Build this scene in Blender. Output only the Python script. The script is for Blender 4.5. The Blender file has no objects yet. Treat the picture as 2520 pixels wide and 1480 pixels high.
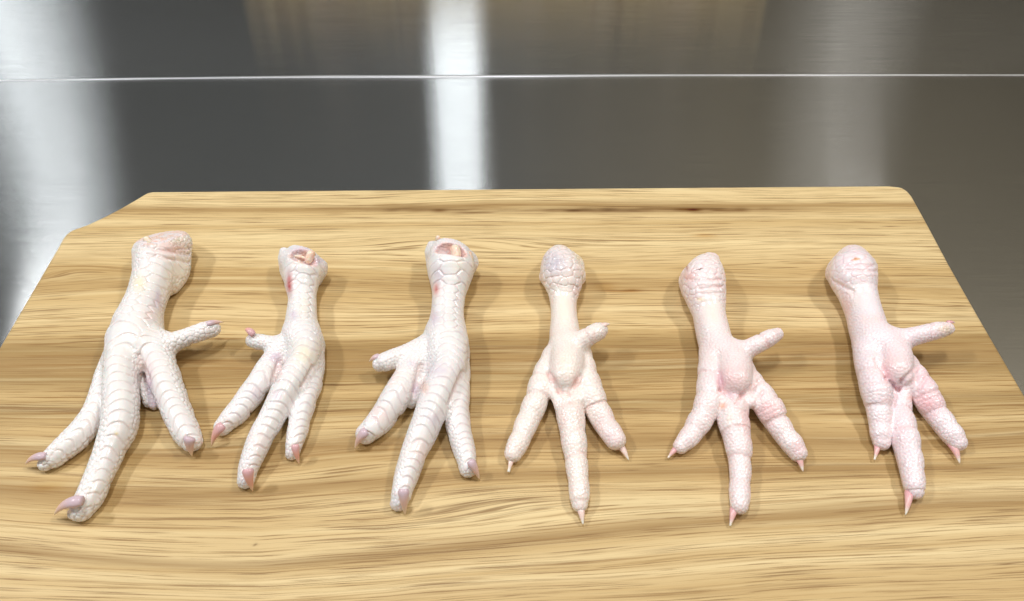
import bpy, math
import numpy as np
from math import radians as R

# ------------------------------------------------------------------ camera, world, lamps, exposure
C = bpy.context.scene
COL = C.collection
T = 0.018                       # board thickness: board top is at z = T
CAM = np.array([0.0, 0.0, T + 0.25])
PITCH = R(47.5)
FPX, CX, CY = 1820.0, 1260.0, 740.0      # focal length and centre in a 2520 x 1480 frame

cd = bpy.data.cameras.new("camera")
cam = bpy.data.objects.new("camera", cd)
COL.objects.link(cam)
cam.location = CAM.tolist()
cam.rotation_euler = (R(90) - PITCH, 0, 0)
cd.sensor_width = 36.0
cd.lens = 36.0 * FPX / 2520.0
cd.clip_start = 0.01
cd.clip_end = 50
cd.dof.use_dof = True
cd.dof.focus_distance = 0.335
cd.dof.aperture_fstop = 24.0
C.camera = cam

w = bpy.data.worlds.new("World")
C.world = w
w.use_nodes = True
nt = w.node_tree
nt.nodes.clear()
wo = nt.nodes.new("ShaderNodeOutputWorld")
bg = nt.nodes.new("ShaderNodeBackground")
tc = nt.nodes.new("ShaderNodeTexCoord")
sx = nt.nodes.new("ShaderNodeSeparateXYZ")
nt.links.new(tc.outputs["Generated"], sx.inputs[0])
mr = nt.nodes.new("ShaderNodeValToRGB")           # indoor room: dark below, pale ceiling above
mr.color_ramp.interpolation = 'EASE'
e = mr.color_ramp.elements
e[0].position = 0.48; e[0].color = (0.03, 0.028, 0.022, 1)
e[1].position = 1.0; e[1].color = (0.9, 0.9, 0.9, 1)
e2 = e.new(0.74); e2.color = (0.06, 0.06, 0.055, 1)
e2 = e.new(0.83); e2.color = (1.15, 1.15, 1.12, 1)
e2 = e.new(0.90); e2.color = (0.7, 0.7, 0.69, 1)
mp = nt.nodes.new("ShaderNodeMath"); mp.operation = 'MULTIPLY_ADD'
mp.inputs[1].default_value = 0.5; mp.inputs[2].default_value = 0.5
nt.links.new(sx.outputs["Z"], mp.inputs[0])
nt.links.new(mp.outputs[0], mr.inputs[0])
wr = nt.nodes.new("ShaderNodeValToRGB")           # the room is warmer and paler to the right
wr.color_ramp.elements[0].position = 0.46; wr.color_ramp.elements[0].color = (0.98, 1.0, 0.98, 1)
wr.color_ramp.elements[1].position = 0.64; wr.color_ramp.elements[1].color = (2.1, 1.82, 1.35, 1)
mp2 = nt.nodes.new("ShaderNodeMath"); mp2.operation = 'MULTIPLY_ADD'
mp2.inputs[1].default_value = 0.5; mp2.inputs[2].default_value = 0.5
nt.links.new(sx.outputs["X"], mp2.inputs[0])
nt.links.new(mp2.outputs[0], wr.inputs[0])
mm = nt.nodes.new("ShaderNodeMix"); mm.data_type = 'RGBA'; mm.blend_type = 'MULTIPLY'
mm.inputs[0].default_value = 1.0
nt.links.new(mr.outputs[0], mm.inputs[6]); nt.links.new(wr.outputs[0], mm.inputs[7])
nt.links.new(mm.outputs[2], bg.inputs[0])
bg.inputs[1].default_value = 0.25
nt.links.new(bg.outputs[0], wo.inputs[0])

def lamp(x, y, z, sx_, sy_, watts, col):
    ld = bpy.data.lights.new("area_lamp", 'AREA')
    ld.shape = 'RECTANGLE'; ld.size = sx_; ld.size_y = sy_
    ld.energy = watts; ld.color = col
    o = bpy.data.objects.new("area_lamp", ld)
    o.location = (x, y, z)
    COL.objects.link(o)
    return o
lamp(-1.18, 0.40, 1.50, 0.14, 0.30, 15.8, (0.96, 0.98, 1.0))
lamp(-0.11, 0.40, 1.50, 0.14, 0.30, 9.6, (0.96, 0.98, 1.0))
lamp(0.90, 0.40, 1.50, 0.14, 0.30, 11.2, (1.0, 0.98, 0.95))
def low_lamp(x, y, z, sx_, sz_, watts, col):       # added upright panels behind the camera: unseen source of the steel's light bands
    o = lamp(x, y, z, sx_, sz_, watts, col)
    o.rotation_euler = (R(90), 0, math.atan2(-x, 2.9) * -1.0)
    return o
low_lamp(-2.20, -2.4, 1.60, 0.28, 1.9, 8.6, (0.90, 0.96, 1.0))
low_lamp(-0.23, -2.4, 1.60, 0.26, 1.9, 7.2, (0.90, 0.96, 1.0))
low_lamp(1.62, -2.4, 1.60, 0.34, 1.9, 1.3, (1.0, 0.97, 0.92))

C.view_settings.view_transform = 'Standard'
C.view_settings.look = 'None'
C.view_settings.exposure = 0.0
C.view_settings.gamma = 1.0
C.render.engine = 'CYCLES'
C.cycles.use_denoising = True
C.cycles.max_bounces = 8
C.cycles.sample_clamp_indirect = 6.0

# ------------------------------------------------------------------ picture <-> place
RIGHT = np.array([1.0, 0, 0])
FWD = np.array([0, math.cos(PITCH), -math.sin(PITCH)])
UP = np.array([0, math.sin(PITCH), math.cos(PITCH)])

def ray(px, py):
    return RIGHT * (px - CX) / FPX + UP * (-(py - CY) / FPX) + FWD

def at(px, py, z):
    d = ray(px, py)
    return CAM + d * ((z - CAM[2]) / d[2])

def project(P):
    v = P - CAM
    zf = v @ FWD
    return CX + FPX * (v @ RIGHT) / zf, CY - FPX * (v @ UP) / zf, zf

# ------------------------------------------------------------------ small helpers
def link_mesh(name, verts, faces, mat=None, parent=None, smooth=True):
    me = bpy.data.meshes.new(name)
    verts = np.asarray(verts, dtype=np.float32)
    faces = np.asarray(faces, dtype=np.int32) if not isinstance(faces, list) else faces
    if isinstance(faces, np.ndarray):
        n, k = faces.shape
        me.vertices.add(len(verts)); me.vertices.foreach_set("co", verts.ravel())
        me.loops.add(n * k); me.loops.foreach_set("vertex_index", faces.ravel())
        me.polygons.add(n)
        me.polygons.foreach_set("loop_start", np.arange(0, n * k, k, dtype=np.int32))
        me.polygons.foreach_set("loop_total", np.full(n, k, dtype=np.int32))
        me.update(calc_edges=True)
        me.validate()
    else:
        me.from_pydata(verts.tolist(), [], faces)
    if smooth:
        me.polygons.foreach_set("use_smooth", np.ones(len(me.polygons), dtype=bool))
    if mat: me.materials.append(mat)
    o = bpy.data.objects.new(name, me)
    COL.objects.link(o)
    if parent: o.parent = parent
    return o

def attr_color(me, name, arr):
    a = me.attributes.new(name, 'FLOAT_COLOR', 'POINT')
    full = np.ones((len(arr), 4), dtype=np.float32); full[:, :arr.shape[1]] = arr
    a.data.foreach_set("color", full.ravel())

def attr_float(me, name, arr):
    a = me.attributes.new(name, 'FLOAT', 'POINT')
    a.data.foreach_set("value", np.asarray(arr, dtype=np.float32))

def smoothstep(a, b, x):
    t = np.clip((x - a) / (b - a), 0, 1)
    return t * t * (3 - 2 * t)

def hash3(i, j, k, seed):
    h = (i.astype(np.int64) * 73856093) ^ (j.astype(np.int64) * 19349663) ^ (k.astype(np.int64) * 83492791) ^ (seed * 2654435)
    h = (h ^ (h >> 13)) * 1274126177 & 0x7fffffffffff
    h = h ^ (h >> 16)
    return h

def rnd3(i, j, k, seed):
    h = hash3(i, j, k, seed)
    return (h & 0xffff) / 65535.0, ((h >> 12) & 0xffff) / 65535.0, ((h >> 24) & 0xffff) / 65535.0

def vnoise(P, seed=0):          # smooth value noise in 0..1
    Pi = np.floor(P).astype(np.int64); f = P - Pi; f = f * f * (3 - 2 * f)
    out = 0
    for a in (0, 1):
        for b in (0, 1):
            for c in (0, 1):
                wgt = (f[:, 0] if a else 1 - f[:, 0]) * (f[:, 1] if b else 1 - f[:, 1]) * (f[:, 2] if c else 1 - f[:, 2])
                out = out + wgt * rnd3(Pi[:, 0] + a, Pi[:, 1] + b, Pi[:, 2] + c, seed)[0]
    return out

def voronoi(P, seed=0, jit=0.8):      # F1, F2
    Pi = np.floor(P).astype(np.int64); f = (P - Pi).astype(np.float32)
    F1 = np.full(len(P), 9.0, np.float32); F2 = F1.copy()
    for a in (-1, 0, 1):
        for b in (-1, 0, 1):
            for c in (-1, 0, 1):
                rx, ry, rz = rnd3(Pi[:, 0] + a, Pi[:, 1] + b, Pi[:, 2] + c, seed)
                dx = a + 0.5 + jit * (rx - 0.5) - f[:, 0]
                dy = b + 0.5 + jit * (ry - 0.5) - f[:, 1]
                dz = c + 0.5 + jit * (rz - 0.5) - f[:, 2]
                d = np.sqrt(dx * dx + dy * dy + dz * dz)
                m = d < F1
                F2 = np.where(m, F1, np.minimum(F2, d)); F1 = np.where(m, d, F1)
    return F1, F2

# ------------------------------------------------------------------ materials
def mat_new(name):
    m = bpy.data.materials.new(name); m.use_nodes = True
    n = m.node_tree; n.nodes.clear()
    out = n.nodes.new("ShaderNodeOutputMaterial")
    b = n.nodes.new("ShaderNodeBsdfPrincipled")
    n.links.new(b.outputs[0], out.inputs[0])
    return m, n, b

def N(n, typ, **kw):
    x = n.nodes.new(typ)
    for k, v in kw.items():
        if isinstance(k, str) and hasattr(x, k): setattr(x, k, v)
    return x

def math_node(n, op, a, b=None, c=None, clamp=False):
    x = n.nodes.new("ShaderNodeMath"); x.operation = op; x.use_clamp = clamp
    for i, v in enumerate((a, b, c)):
        if v is None: continue
        if isinstance(v, (int, float)): x.inputs[i].default_value = v
        else: n.links.new(v, x.inputs[i])
    return x.outputs[0]

def mix_rgb(n, fac, a, b, blend='MIX'):
    x = n.nodes.new("ShaderNodeMix"); x.data_type = 'RGBA'; x.blend_type = blend
    for idx, v in ((0, fac), (6, a), (7, b)):
        if isinstance(v, (int, float)): x.inputs[idx].default_value = v
        elif isinstance(v, tuple): x.inputs[idx].default_value = (*v, 1) if len(v) == 3 else v
        else: n.links.new(v, x.inputs[idx])
    return x.outputs[2]

def ramp(n, fac, stops, interp='LINEAR'):
    x = n.nodes.new("ShaderNodeValToRGB"); cr = x.color_ramp; cr.interpolation = interp
    for i, (p, c) in enumerate(stops):
        c = (c, c, c) if isinstance(c, (int, float)) else c
        el = cr.elements[i] if i < 2 else cr.elements.new(p)
        el.position = p; el.color = (*c, 1)
    n.links.new(fac, x.inputs[0])
    return x.outputs[0]

def noise(n, vec, scale=1.0, detail=2.0, rough=0.5, dist=0.0):
    x = n.nodes.new("ShaderNodeTexNoise")
    x.inputs["Scale"].default_value = scale; x.inputs["Detail"].default_value = detail
    x.inputs["Roughness"].default_value = rough; x.inputs["Distortion"].default_value = dist
    n.links.new(vec, x.inputs["Vector"])
    return x.outputs["Fac"]

def combine(n, a, b, c=0.0):
    x = n.nodes.new("ShaderNodeCombineXYZ")
    for i, v in enumerate((a, b, c)):
        if isinstance(v, (int, float)): x.inputs[i].default_value = v
        else: n.links.new(v, x.inputs[i])
    return x.outputs[0]

def srgb(r, g, b):
    f = lambda c: (c / 255 / 12.92) if c / 255 <= 0.04045 else ((c / 255 + 0.055) / 1.055) ** 2.4
    return (f(r), f(g), f(b))

def bump(n, height, strength, dist, b):
    x = n.nodes.new("ShaderNodeBump"); x.inputs["Strength"].default_value = strength
    x.inputs["Distance"].default_value = dist
    n.links.new(height, x.inputs["Height"]); n.links.new(x.outputs[0], b.inputs["Normal"])

# brushed stainless steel
M_STEEL, n, b = mat_new("brushed_steel")
geo = n.nodes.new("ShaderNodeNewGeometry"); sep = n.nodes.new("ShaderNodeSeparateXYZ")
n.links.new(geo.outputs["Position"], sep.inputs[0])
X, Y, Z = sep.outputs
yz = math_node(n, 'ADD', Y, Z)
brush = noise(n, combine(n, math_node(n, 'MULTIPLY', X, 22.0), math_node(n, 'MULTIPLY', yz, 1800.0)), 1, 4, 0.65)
cloud = noise(n, combine(n, math_node(n, 'MULTIPLY', X, 9.0), math_node(n, 'MULTIPLY', yz, 16.0)), 1, 4, 0.6)
swirl = noise(n, combine(n, math_node(n, 'MULTIPLY', X, 26.0), math_node(n, 'MULTIPLY', yz, 30.0), 3.3), 1, 3, 0.6, 1.4)
sw = math_node(n, 'ABSOLUTE', math_node(n, 'SUBTRACT', swirl, 0.5))
scr = ramp(n, sw, [(0.0, 1.0), (0.006, 0.0)])
gate = ramp(n, noise(n, combine(n, X, yz, 7.7), 9.0, 2, 0.5), [(0.50, 0.0), (0.60, 1.0)])
scr = math_node(n, 'MULTIPLY', scr, gate)
scr2n = noise(n, combine(n, math_node(n, 'MULTIPLY', math_node(n, 'ADD', X, math_node(n, 'MULTIPLY', yz, 0.9)), 12.0), math_node(n, 'MULTIPLY', yz, 140.0), 1.0), 1, 1, 0.5)
scr2 = ramp(n, math_node(n, 'ABSOLUTE', math_node(n, 'SUBTRACT', scr2n, 0.42)), [(0.0, 1.0), (0.008, 0.0)])
gate2 = ramp(n, noise(n, combine(n, X, yz, 2.2), 14.0, 2, 0.5), [(0.55, 0.0), (0.65, 1.0)])
scr2 = math_node(n, 'MULTIPLY', scr2, gate2)
base = mix_rgb(n, ramp(n, brush, [(0.3, 0.0), (0.7, 1.0)]), (0.58, 0.58, 0.58), (0.72, 0.72, 0.71))
base = mix_rgb(n, math_node(n, 'MULTIPLY', scr, 0.16), base, (0.25, 0.25, 0.26))
base = mix_rgb(n, math_node(n, 'MULTIPLY', scr2, 0.12), base, (0.9, 0.9, 0.9))
b.inputs["Metallic"].default_value = 1.0
outn = [x for x in n.nodes if x.type == 'OUTPUT_MATERIAL'][0]
n.nodes.remove(b)
g1 = n.nodes.new("ShaderNodeBsdfAnisotropic"); g1.distribution = 'BECKMANN'
n.links.new(base, g1.inputs["Color"])
rgh = math_node(n, 'MULTIPLY_ADD', cloud, 0.02, 0.165)
rgh = math_node(n, 'MULTIPLY_ADD', brush, 0.015, rgh)
n.links.new(rgh, g1.inputs["Roughness"])
g1.inputs["Anisotropy"].default_value = -0.80
vm = n.nodes.new("ShaderNodeVectorMath"); vm.operation = 'CROSS_PRODUCT'
n.links.new(geo.outputs["Normal"], vm.inputs[0]); vm.inputs[1].default_value = (1, 0, 0)
n.links.new(vm.outputs[0], g1.inputs["Tangent"])
g2 = n.nodes.new("ShaderNodeBsdfAnisotropic"); g2.distribution = 'BECKMANN'     # fine all-round scuffing
n.links.new(base, g2.inputs["Color"]); g2.inputs["Roughness"].default_value = 0.40
ms = n.nodes.new("ShaderNodeMixShader"); ms.inputs[0].default_value = 0.09
n.links.new(g1.outputs[0], ms.inputs[1]); n.links.new(g2.outputs[0], ms.inputs[2])
n.links.new(ms.outputs[0], outn.inputs[0])

# wood
M_WOOD, n, b = mat_new("ash_wood")
def attr(n, name):
    a = n.nodes.new("ShaderNodeAttribute"); a.attribute_name = name; return a
ring = attr(n, "ring").outputs["Fac"]; gy = attr(n, "gy").outputs["Fac"]; stain = attr(n, "stain").outputs["Color"]
geo = n.nodes.new("ShaderNodeNewGeometry"); sep = n.nodes.new("ShaderNodeSeparateXYZ")
n.links.new(geo.outputs["Position"], sep.inputs[0]); X = sep.outputs[0]
def rows(*st): return [((r - 440) / 1100.0, c) for r, c in st]
lt = srgb(227, 201, 150); md = srgb(205, 174, 120); dk = srgb(160, 127, 78); vd = srgb(136, 98, 52); ol = srgb(158, 128, 78)
bands = ramp(n, ring, rows(
    (455, lt), (500, lt), (512, dk), (520, md), (545, lt), (560, md), (585, lt), (640, lt), (668, md), (702, srgb(186, 154, 102)),
    (735, md), (775, lt), (815, md), (840, ol), (880, dk), (915, ol), (960, md), (985, ol), (1040, md), (1090, dk),
    (1140, md), (1180, dk), (1225, md), (1290, lt), (1315, dk), (1340, md), (1372, lt), (1400, md), (1425, lt), (1470, md)))
def fib(ax, ay, det, r_, z=0.0, dist=0.0):
    return noise(n, combine(n, math_node(n, 'MULTIPLY', X, ax), math_node(n, 'MULTIPLY', gy, ay), z), 1, det, r_, dist)
f1 = fib(4.0, 200.0, 3, 0.6, 0.0, 0.3)
f2 = fib(5.0, 600.0, 4, 0.7, 4.0)
f3 = fib(13.0, 1200.0, 3, 0.7, 8.0)
f4 = fib(26.0, 1900.0, 2, 0.6, 12.0)
c = mix_rgb(n, ramp(n, f1, [(0.35, 0.0), (0.65, 1.0)]), srgb(194, 161, 106), bands, 'MIX')
c = mix_rgb(n, 0.30, bands, c)
c = mix_rgb(n, ramp(n, f1, [(0.52, 0.0), (0.72, 0.55)]), c, srgb(234, 211, 160))
c = mix_rgb(n, ramp(n, f2, [(0.34, 0.42), (0.46, 0.0)]), c, srgb(158, 120, 68))
c = mix_rgb(n, ramp(n, f2, [(0.58, 0.0), (0.78, 0.4)]), c, srgb(232, 208, 156))
linegate = ramp(n, ring, rows((600, 0.5), (760, 0.6), (830, 1.0), (990, 1.0), (1060, 0.7), (1300, 0.5)))
c = mix_rgb(n, math_node(n, 'MULTIPLY', ramp(n, f3, [(0.38, 1.0), (0.44, 0.0)]), linegate), c, srgb(158, 122, 70))
c = mix_rgb(n, math_node(n, 'MULTIPLY', ramp(n, f4, [(0.36, 1.0), (0.43, 0.0)]), 0.75), c, srgb(140, 105, 60))
f5 = noise(n, combine(n, math_node(n, 'MULTIPLY', X, 3.0), math_node(n, 'MULTIPLY', gy, 330.0), 21.0), 1, 3, 0.55)
l5 = ramp(n, math_node(n, 'ABSOLUTE', math_node(n, 'SUBTRACT', f5, 0.5)), [(0.0, 1.0), (0.016, 0.0)])
l5 = math_node(n, 'MULTIPLY', l5, ramp(n, noise(n, combine(n, math_node(n, 'MULTIPLY', X, 12.0), math_node(n, 'MULTIPLY', gy, 60.0), 5.0), 1, 2, 0.5), [(0.40, 0.0), (0.55, 0.9)]))
c = mix_rgb(n, l5, c, srgb(126, 92, 50))
c = mix_rgb(n, 1.0, c, stain, 'MULTIPLY')
n.links.new(c, b.inputs["Base Color"])
b.inputs["Roughness"].default_value = 0.5
b.inputs["Specular IOR Level"].default_value = 0.3
bump(n, math_node(n, 'ADD', f3, f4), 0.25, 0.0003, b)

# skin
M_SKIN, n, b = mat_new("wet_poultry_skin")
ca = attr(n, "tint").outputs["Color"]
tcn = n.nodes.new("ShaderNodeNewGeometry")
m1 = noise(n, tcn.outputs["Position"], 160.0, 3, 0.6)
sk = mix_rgb(n, math_node(n, 'MULTIPLY', m1, 0.25), ca, (0.95, 0.90, 0.89), 'MULTIPLY')
n.links.new(sk, b.inputs["Base Color"])
b.inputs["Roughness"].default_value = 0.36
rr = ramp(n, noise(n, tcn.outputs["Position"], 420.0, 2, 0.5), [(0.3, 0.28), (0.7, 0.46)])
n.links.new(rr, b.inputs["Roughness"])
b.inputs["Specular IOR Level"].default_value = 0.5
b.inputs["Coat Weight"].default_value = 0.5
b.inputs["Coat Roughness"].default_value = 0.12
b.inputs["Subsurface Weight"].default_value = 0.5
b.inputs["Subsurface Radius"].default_value = (1.0, 0.62, 0.52)
b.inputs["Subsurface Scale"].default_value = 0.0010
m2 = noise(n, tcn.outputs["Position"], 1300.0, 2, 0.6)
bump(n, m2, 0.25, 0.0002, b)

# claw
M_CLAW, n, b = mat_new("claw_keratin")
ct = attr(n, "tint").outputs["Color"]
n.links.new(ct, b.inputs["Base Color"])
b.inputs["Roughness"].default_value = 0.28
b.inputs["Subsurface Weight"].default_value = 0.15
b.inputs["Subsurface Radius"].default_value = (1.0, 0.5, 0.4)
b.inputs["Subsurface Scale"].default_value = 0.0008
pc = n.nodes.new("ShaderNodeNewGeometry")
bump(n, noise(n, pc.outputs["Position"], 900, 3, 0.6), 0.2, 0.0002, b)

# cartilage and tendon
M_BONE, n, b = mat_new("cartilage")
pc = n.nodes.new("ShaderNodeNewGeometry")
cc = ramp(n, noise(n, pc.outputs["Position"], 350, 3, 0.5), [(0.3, srgb(238, 196, 176)), (0.6, srgb(246, 228, 208))])
n.links.new(cc, b.inputs["Base Color"])
b.inputs["Roughness"].default_value = 0.25
b.inputs["Subsurface Weight"].default_value = 0.6
b.inputs["Subsurface Radius"].default_value = (1.0, 0.5, 0.3)
b.inputs["Subsurface Scale"].default_value = 0.002

# ------------------------------------------------------------------ counter and backsplash
SX = [-400, 0, 450, 800, 1075, 1260, 1560, 1860, 2200, 2520, 2900]
SY = [202, 199, 193, 189.5, 189.5, 188.5, 186, 185.5, 185.2, 185.5, 186]
seam = np.array([at(a, c_, 0.0)[:2] for a, c_ in zip(SX, SY)])
xs = np.concatenate([[-1.2], np.linspace(-0.75, 0.75, 160), [1.2]])
ys = np.interp(xs, seam[:, 0], seam[:, 1])
for _ in range(6): ys[1:-1] = 0.25 * ys[:-2] + 0.5 * ys[1:-1] + 0.25 * ys[2:]
def strip(profile, vary=False):               # profile: list of (dy, z) along the bend, swept along the seam
    V = []; F = []
    for dy, z in profile:
        for x, y in zip(xs, ys):
            f_ = (0.45 + 0.75 * math.exp(-((x + 0.05) / 0.22) ** 2) + 0.06 * math.sin(x * 37) + 0.05 * math.sin(x * 91)) if vary else 1.0  # strip thins to the sides: the highlight's fading put into its shape
            V.append((x, y + dy * f_, z * f_ + (0.0001 if vary else 0)))
    m = len(xs)
    for r_ in range(len(profile) - 1):
        for i in range(m - 1):
            F.append((r_ * m + i, r_ * m + i + 1, (r_ + 1) * m + i + 1, (r_ + 1) * m + i))
    return V, F
RB = 0.0008
V, F = strip([(-0.9, 0), (-0.5, 0), (-0.2, 0), (-0.05, 0), (0, 0)])
ctr = link_mesh("counter", V, F, M_STEEL); ctr["kind"] = "structure"
ctr["label"] = "brushed stainless steel counter under the wooden board"
V, F = strip([(0, 0.0002), (0, 0.02), (0, 0.1), (0, 0.3), (0, 0.42), (0.03, 0.42), (0.03, 0.0)])
wal = link_mesh("wall", V, F, M_STEEL, smooth=False); wal["kind"] = "structure"
wal["label"] = "brushed stainless steel backsplash behind the counter"
M_BEND_HIGHLIGHT, n, b = mat_new("bend_highlight")  # paler than the steel: the bend's highlight line put into its colour
b.inputs["Base Color"].default_value = (0.8, 0.8, 0.82, 1); b.inputs["Metallic"].default_value = 0.55
b.inputs["Roughness"].default_value = 0.35
prof = [(-RB * 1.6 * math.cos(a), RB * 1.6 * math.sin(a)) for a in np.linspace(0, math.pi / 2, 9)]
prof = [(-1.2 * RB + 1.2 * RB * math.sin(a), 1.2 * RB - 1.2 * RB * math.cos(a)) for a in np.linspace(0, math.pi / 2, 9)]
V, F = strip([(p[0] - 0.0001, p[1]) for p in prof], True)
highlight_strip = link_mesh("bend", V, F, M_BEND_HIGHLIGHT, parent=wal)

# ------------------------------------------------------------------ cutting board
def poly_interp(pts, n_):
    pts = np.array(pts, float); d = np.r_[0, np.cumsum(np.hypot(*np.diff(pts, axis=0).T))]
    s = np.linspace(0, d[-1], n_)
    return np.c_[np.interp(s, d, pts[:, 0]), np.interp(s, d, pts[:, 1])]
Lp = [(375, 474.5), (366, 476), (357, 480.5), (340, 491), (300, 514), (262, 534), (215, 556), (180, 568), (169, 575), (160, 586), (148, 608), (0, 862), (-190, 1192), (-420, 1594), (-620, 1940)]
Rp = [(2186, 460), (2205, 460.8), (2218, 464), (2229, 470.5), (2239, 482), (2252, 505), (2280, 556), (2330, 650), (2400, 774), (2515, 972), (2700, 1292), (2900, 1638), (3075, 1940)]
L = np.array([at(a, c_, T)[:2] for a, c_ in Lp]); Rr = np.array([at(a, c_, T)[:2] for a, c_ in Rp])
# match both sides by world y so rows run across
vv = np.r_[np.linspace(0, 0.03, 12)[:-1], np.linspace(0.03, 0.16, 30)[:-1], np.linspace(0.16, 1.0, 300)]
yL0, yR0 = L[0, 1], Rr[0, 1]; yE = 0.035
def side(P, v):
    y0 = P[0, 1]; y = y0 + (yE - y0) * v
    return np.c_[np.interp(-y, -P[:, 1], P[:, 0]), y]
A, B = side(L, vv), side(Rr, vv)
A[0] = L[0]; B[0] = Rr[0]
nu = 420; uu = np.linspace(0, 1, nu)
G = A[:, None, :] * (1 - uu)[None, :, None] + B[:, None, :] * uu[None, :, None]
nv = len(vv)
top = np.concatenate([G.reshape(-1, 2), np.full((nu * nv, 1), T)], 1)
idx = np.arange(nu * nv).reshape(nv, nu)
Ft = np.stack([idx[1:, :-1], idx[1:, 1:], idx[:-1, 1:], idx[:-1, :-1]], -1).reshape(-1, 4)
loop = np.r_[idx[0, :], idx[1:, -1], idx[-1, -2::-1], idx[-2:0:-1, 0]]
lp = top[loop]; cen = lp.mean(0)
tan = np.roll(lp, -1, 0) - np.roll(lp, 1, 0); tan /= np.linalg.norm(tan[:, :2], axis=1)[:, None] + 1e-12
out = np.c_[-tan[:, 1], tan[:, 0]]
sgn = np.sign(((lp[:, :2] - cen[:2]) * out).sum(1)); out *= np.sign(np.median(sgn))
rings_ = []
for k_, (off, z) in enumerate([(0.0004, T - 0.0001), (0.0009, T - 0.0005), (0.0011, T - 0.0012), (0.0011, 0.0012), (0.0004, 0.0003)]):
    rings_.append(np.c_[lp[:, :2] + out * off, np.full(len(lp), z)])
V = np.concatenate([top] + rings_); F = [Ft]; prev = loop
for k_ in range(len(rings_)):
    cur = len(top) + k_ * len(lp) + np.arange(len(lp))
    F.append(np.stack([prev, np.roll(prev, -1), np.roll(cur, -1), cur], -1)); prev = cur
F = np.concatenate(F)
board = link_mesh("cutting_board", V, F, M_WOOD)
board["label"] = "pale wooden cutting board with dark horizontal grain under the chicken feet"
board["category"] = "cutting board"
# grain field
px_, row_, _ = project(np.c_[np.zeros(len(V)), V[:, 1], np.full(len(V), T)])
xi, yi, _ = project(np.c_[V[:, :2], np.full(len(V), T)])
P3 = np.c_[V[:, 0] * 7.0, V[:, 1] * 26.0, np.zeros(len(V))]
wv = (vnoise(P3, 3) - 0.5) * 2
wv2 = (vnoise(np.c_[V[:, 0] * 14.0, V[:, 1] * 60.0, np.zeros(len(V))], 5) - 0.5) * 2
warp = wv * 16 + wv2 * 3
warp += (xi - 1260) * 0.006
warp -= np.interp(xi, [0, 300, 640, 950, 1300, 1900, 2520], [8, 20, 34, 22, -4, -34, -62]) * smoothstep(1060, 1260, row_)
warp += 5 * np.sin(xi / 210.0 + row_ / 60.0) * smoothstep(560, 700, row_) * smoothstep(900, 780, row_)
warp += 3 * np.sin(xi / 150.0 - row_ / 45.0 + 1.0) * smoothstep(1000, 1100, row_)
warp_s = warp.copy()
warp += 60 * smoothstep(380, 900, xi) * np.exp(-((row_ - 1235 + 0.02 * (xi - 800)) / 40.0) ** 2) * (1 - 0.6 * smoothstep(1200, 2300, xi))
warp -= 34 * np.exp(-((xi - 560) / 520.0) ** 2) * np.exp(-((row_ - 1370) / 60.0) ** 2)
warp_s = warp_s + 0.3 * (warp - warp_s)
warp0 = warp.copy()
warp += 30 * np.exp(-((xi - 150) / 260.0) ** 2) * np.exp(-((row_ - 655) / 28.0) ** 2)
warp -= 22 * np.exp(-((xi - 1950) / 330.0) ** 2) * np.exp(-((row_ - 690) / 40.0) ** 2)
warp += 26 * np.exp(-((xi - 1150) / 300.0) ** 2) * np.exp(-((row_ - 590) / 25.0) ** 2)
warp_s = warp_s + (warp - warp0)
ringrow = row_ + warp
tabr = np.linspace(380, 2400, 1200); tabw = np.array([at(1260, r_, T)[1] for r_ in tabr])
attr_float(board.data, "ring", (ringrow - 440) / 1100.0)
attr_float(board.data, "gy", np.interp(row_ + warp_s, tabr, tabw))
stn = np.ones((len(V), 3))
def add_stain(x0, y0, rx, ry, col, amt):
    g = np.exp(-((xi - x0) / rx) ** 2 - ((yi - y0) / ry) ** 2)[:, None] * amt
    g = g * (0.6 + 0.8 * vnoise(np.c_[V[:, 0] * 160, V[:, 1] * 500, np.zeros(len(V))], 9)[:, None])
    stn[:] = stn * (1 - g) + stn * np.array(col) * g
for s_ in [(1540, 716, 55, 5, (0.60, 0.42, 0.22), 0.9), (1490, 705, 30, 10, (0.75, 0.6, 0.35), 0.6),
           (1060, 517, 150, 6, (0.30, 0.20, 0.10), 0.98), (1440, 518, 110, 6, (0.30, 0.20, 0.10), 0.98), (1700, 516, 260, 6.5, (0.30, 0.20, 0.10), 0.98), (960, 505, 90, 5, (0.6, 0.5, 0.35), 0.6),
           (815, 947, 55, 2.2, (0.4, 0.3, 0.18), 0.9), (1530, 955, 60, 2.2, (0.5, 0.4, 0.25), 0.7),
           (628, 1340, 5, 2.5, (0.3, 0.22, 0.14), 0.95), (720, 722, 22, 4, (0.6, 0.45, 0.25), 0.7),
           (1735, 580, 28, 4, (0.8, 0.6, 0.35), 0.7), (2180, 708, 26, 4, (0.6, 0.5, 0.3), 0.6),
           (110, 1200, 55, 14, (0.9, 0.78, 0.5), 0.7), (790, 1100, 120, 6, (0.75, 0.65, 0.5), 0.4)]:
    add_stain(*s_)
attr_color(board.data, "stain", stn)

# ------------------------------------------------------------------ chicken feet
H = 0.00033       # voxel

def lift_pts(pts, tf, lift_def=0.0):
    """(x, y, r[, lift_mm]) in picture units -> centre and radius in metres, resting on the board."""
    ox, oy, k = tf; out = []
    for p in pts:
        x = ox + p[0] * k; y = oy + p[1] * k; rp = p[2] * k
        li = (p[3] if len(p) > 3 else lift_def) * 0.001
        z = T + 0.006
        for _ in range(6):
            q = at(x, y, z); dep = (q - CAM) @ FWD
            r = rp * dep / FPX; z = T + r + li
        q = at(x, y, z)
        out.append([*q, r])
    return np.array(out)

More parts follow.
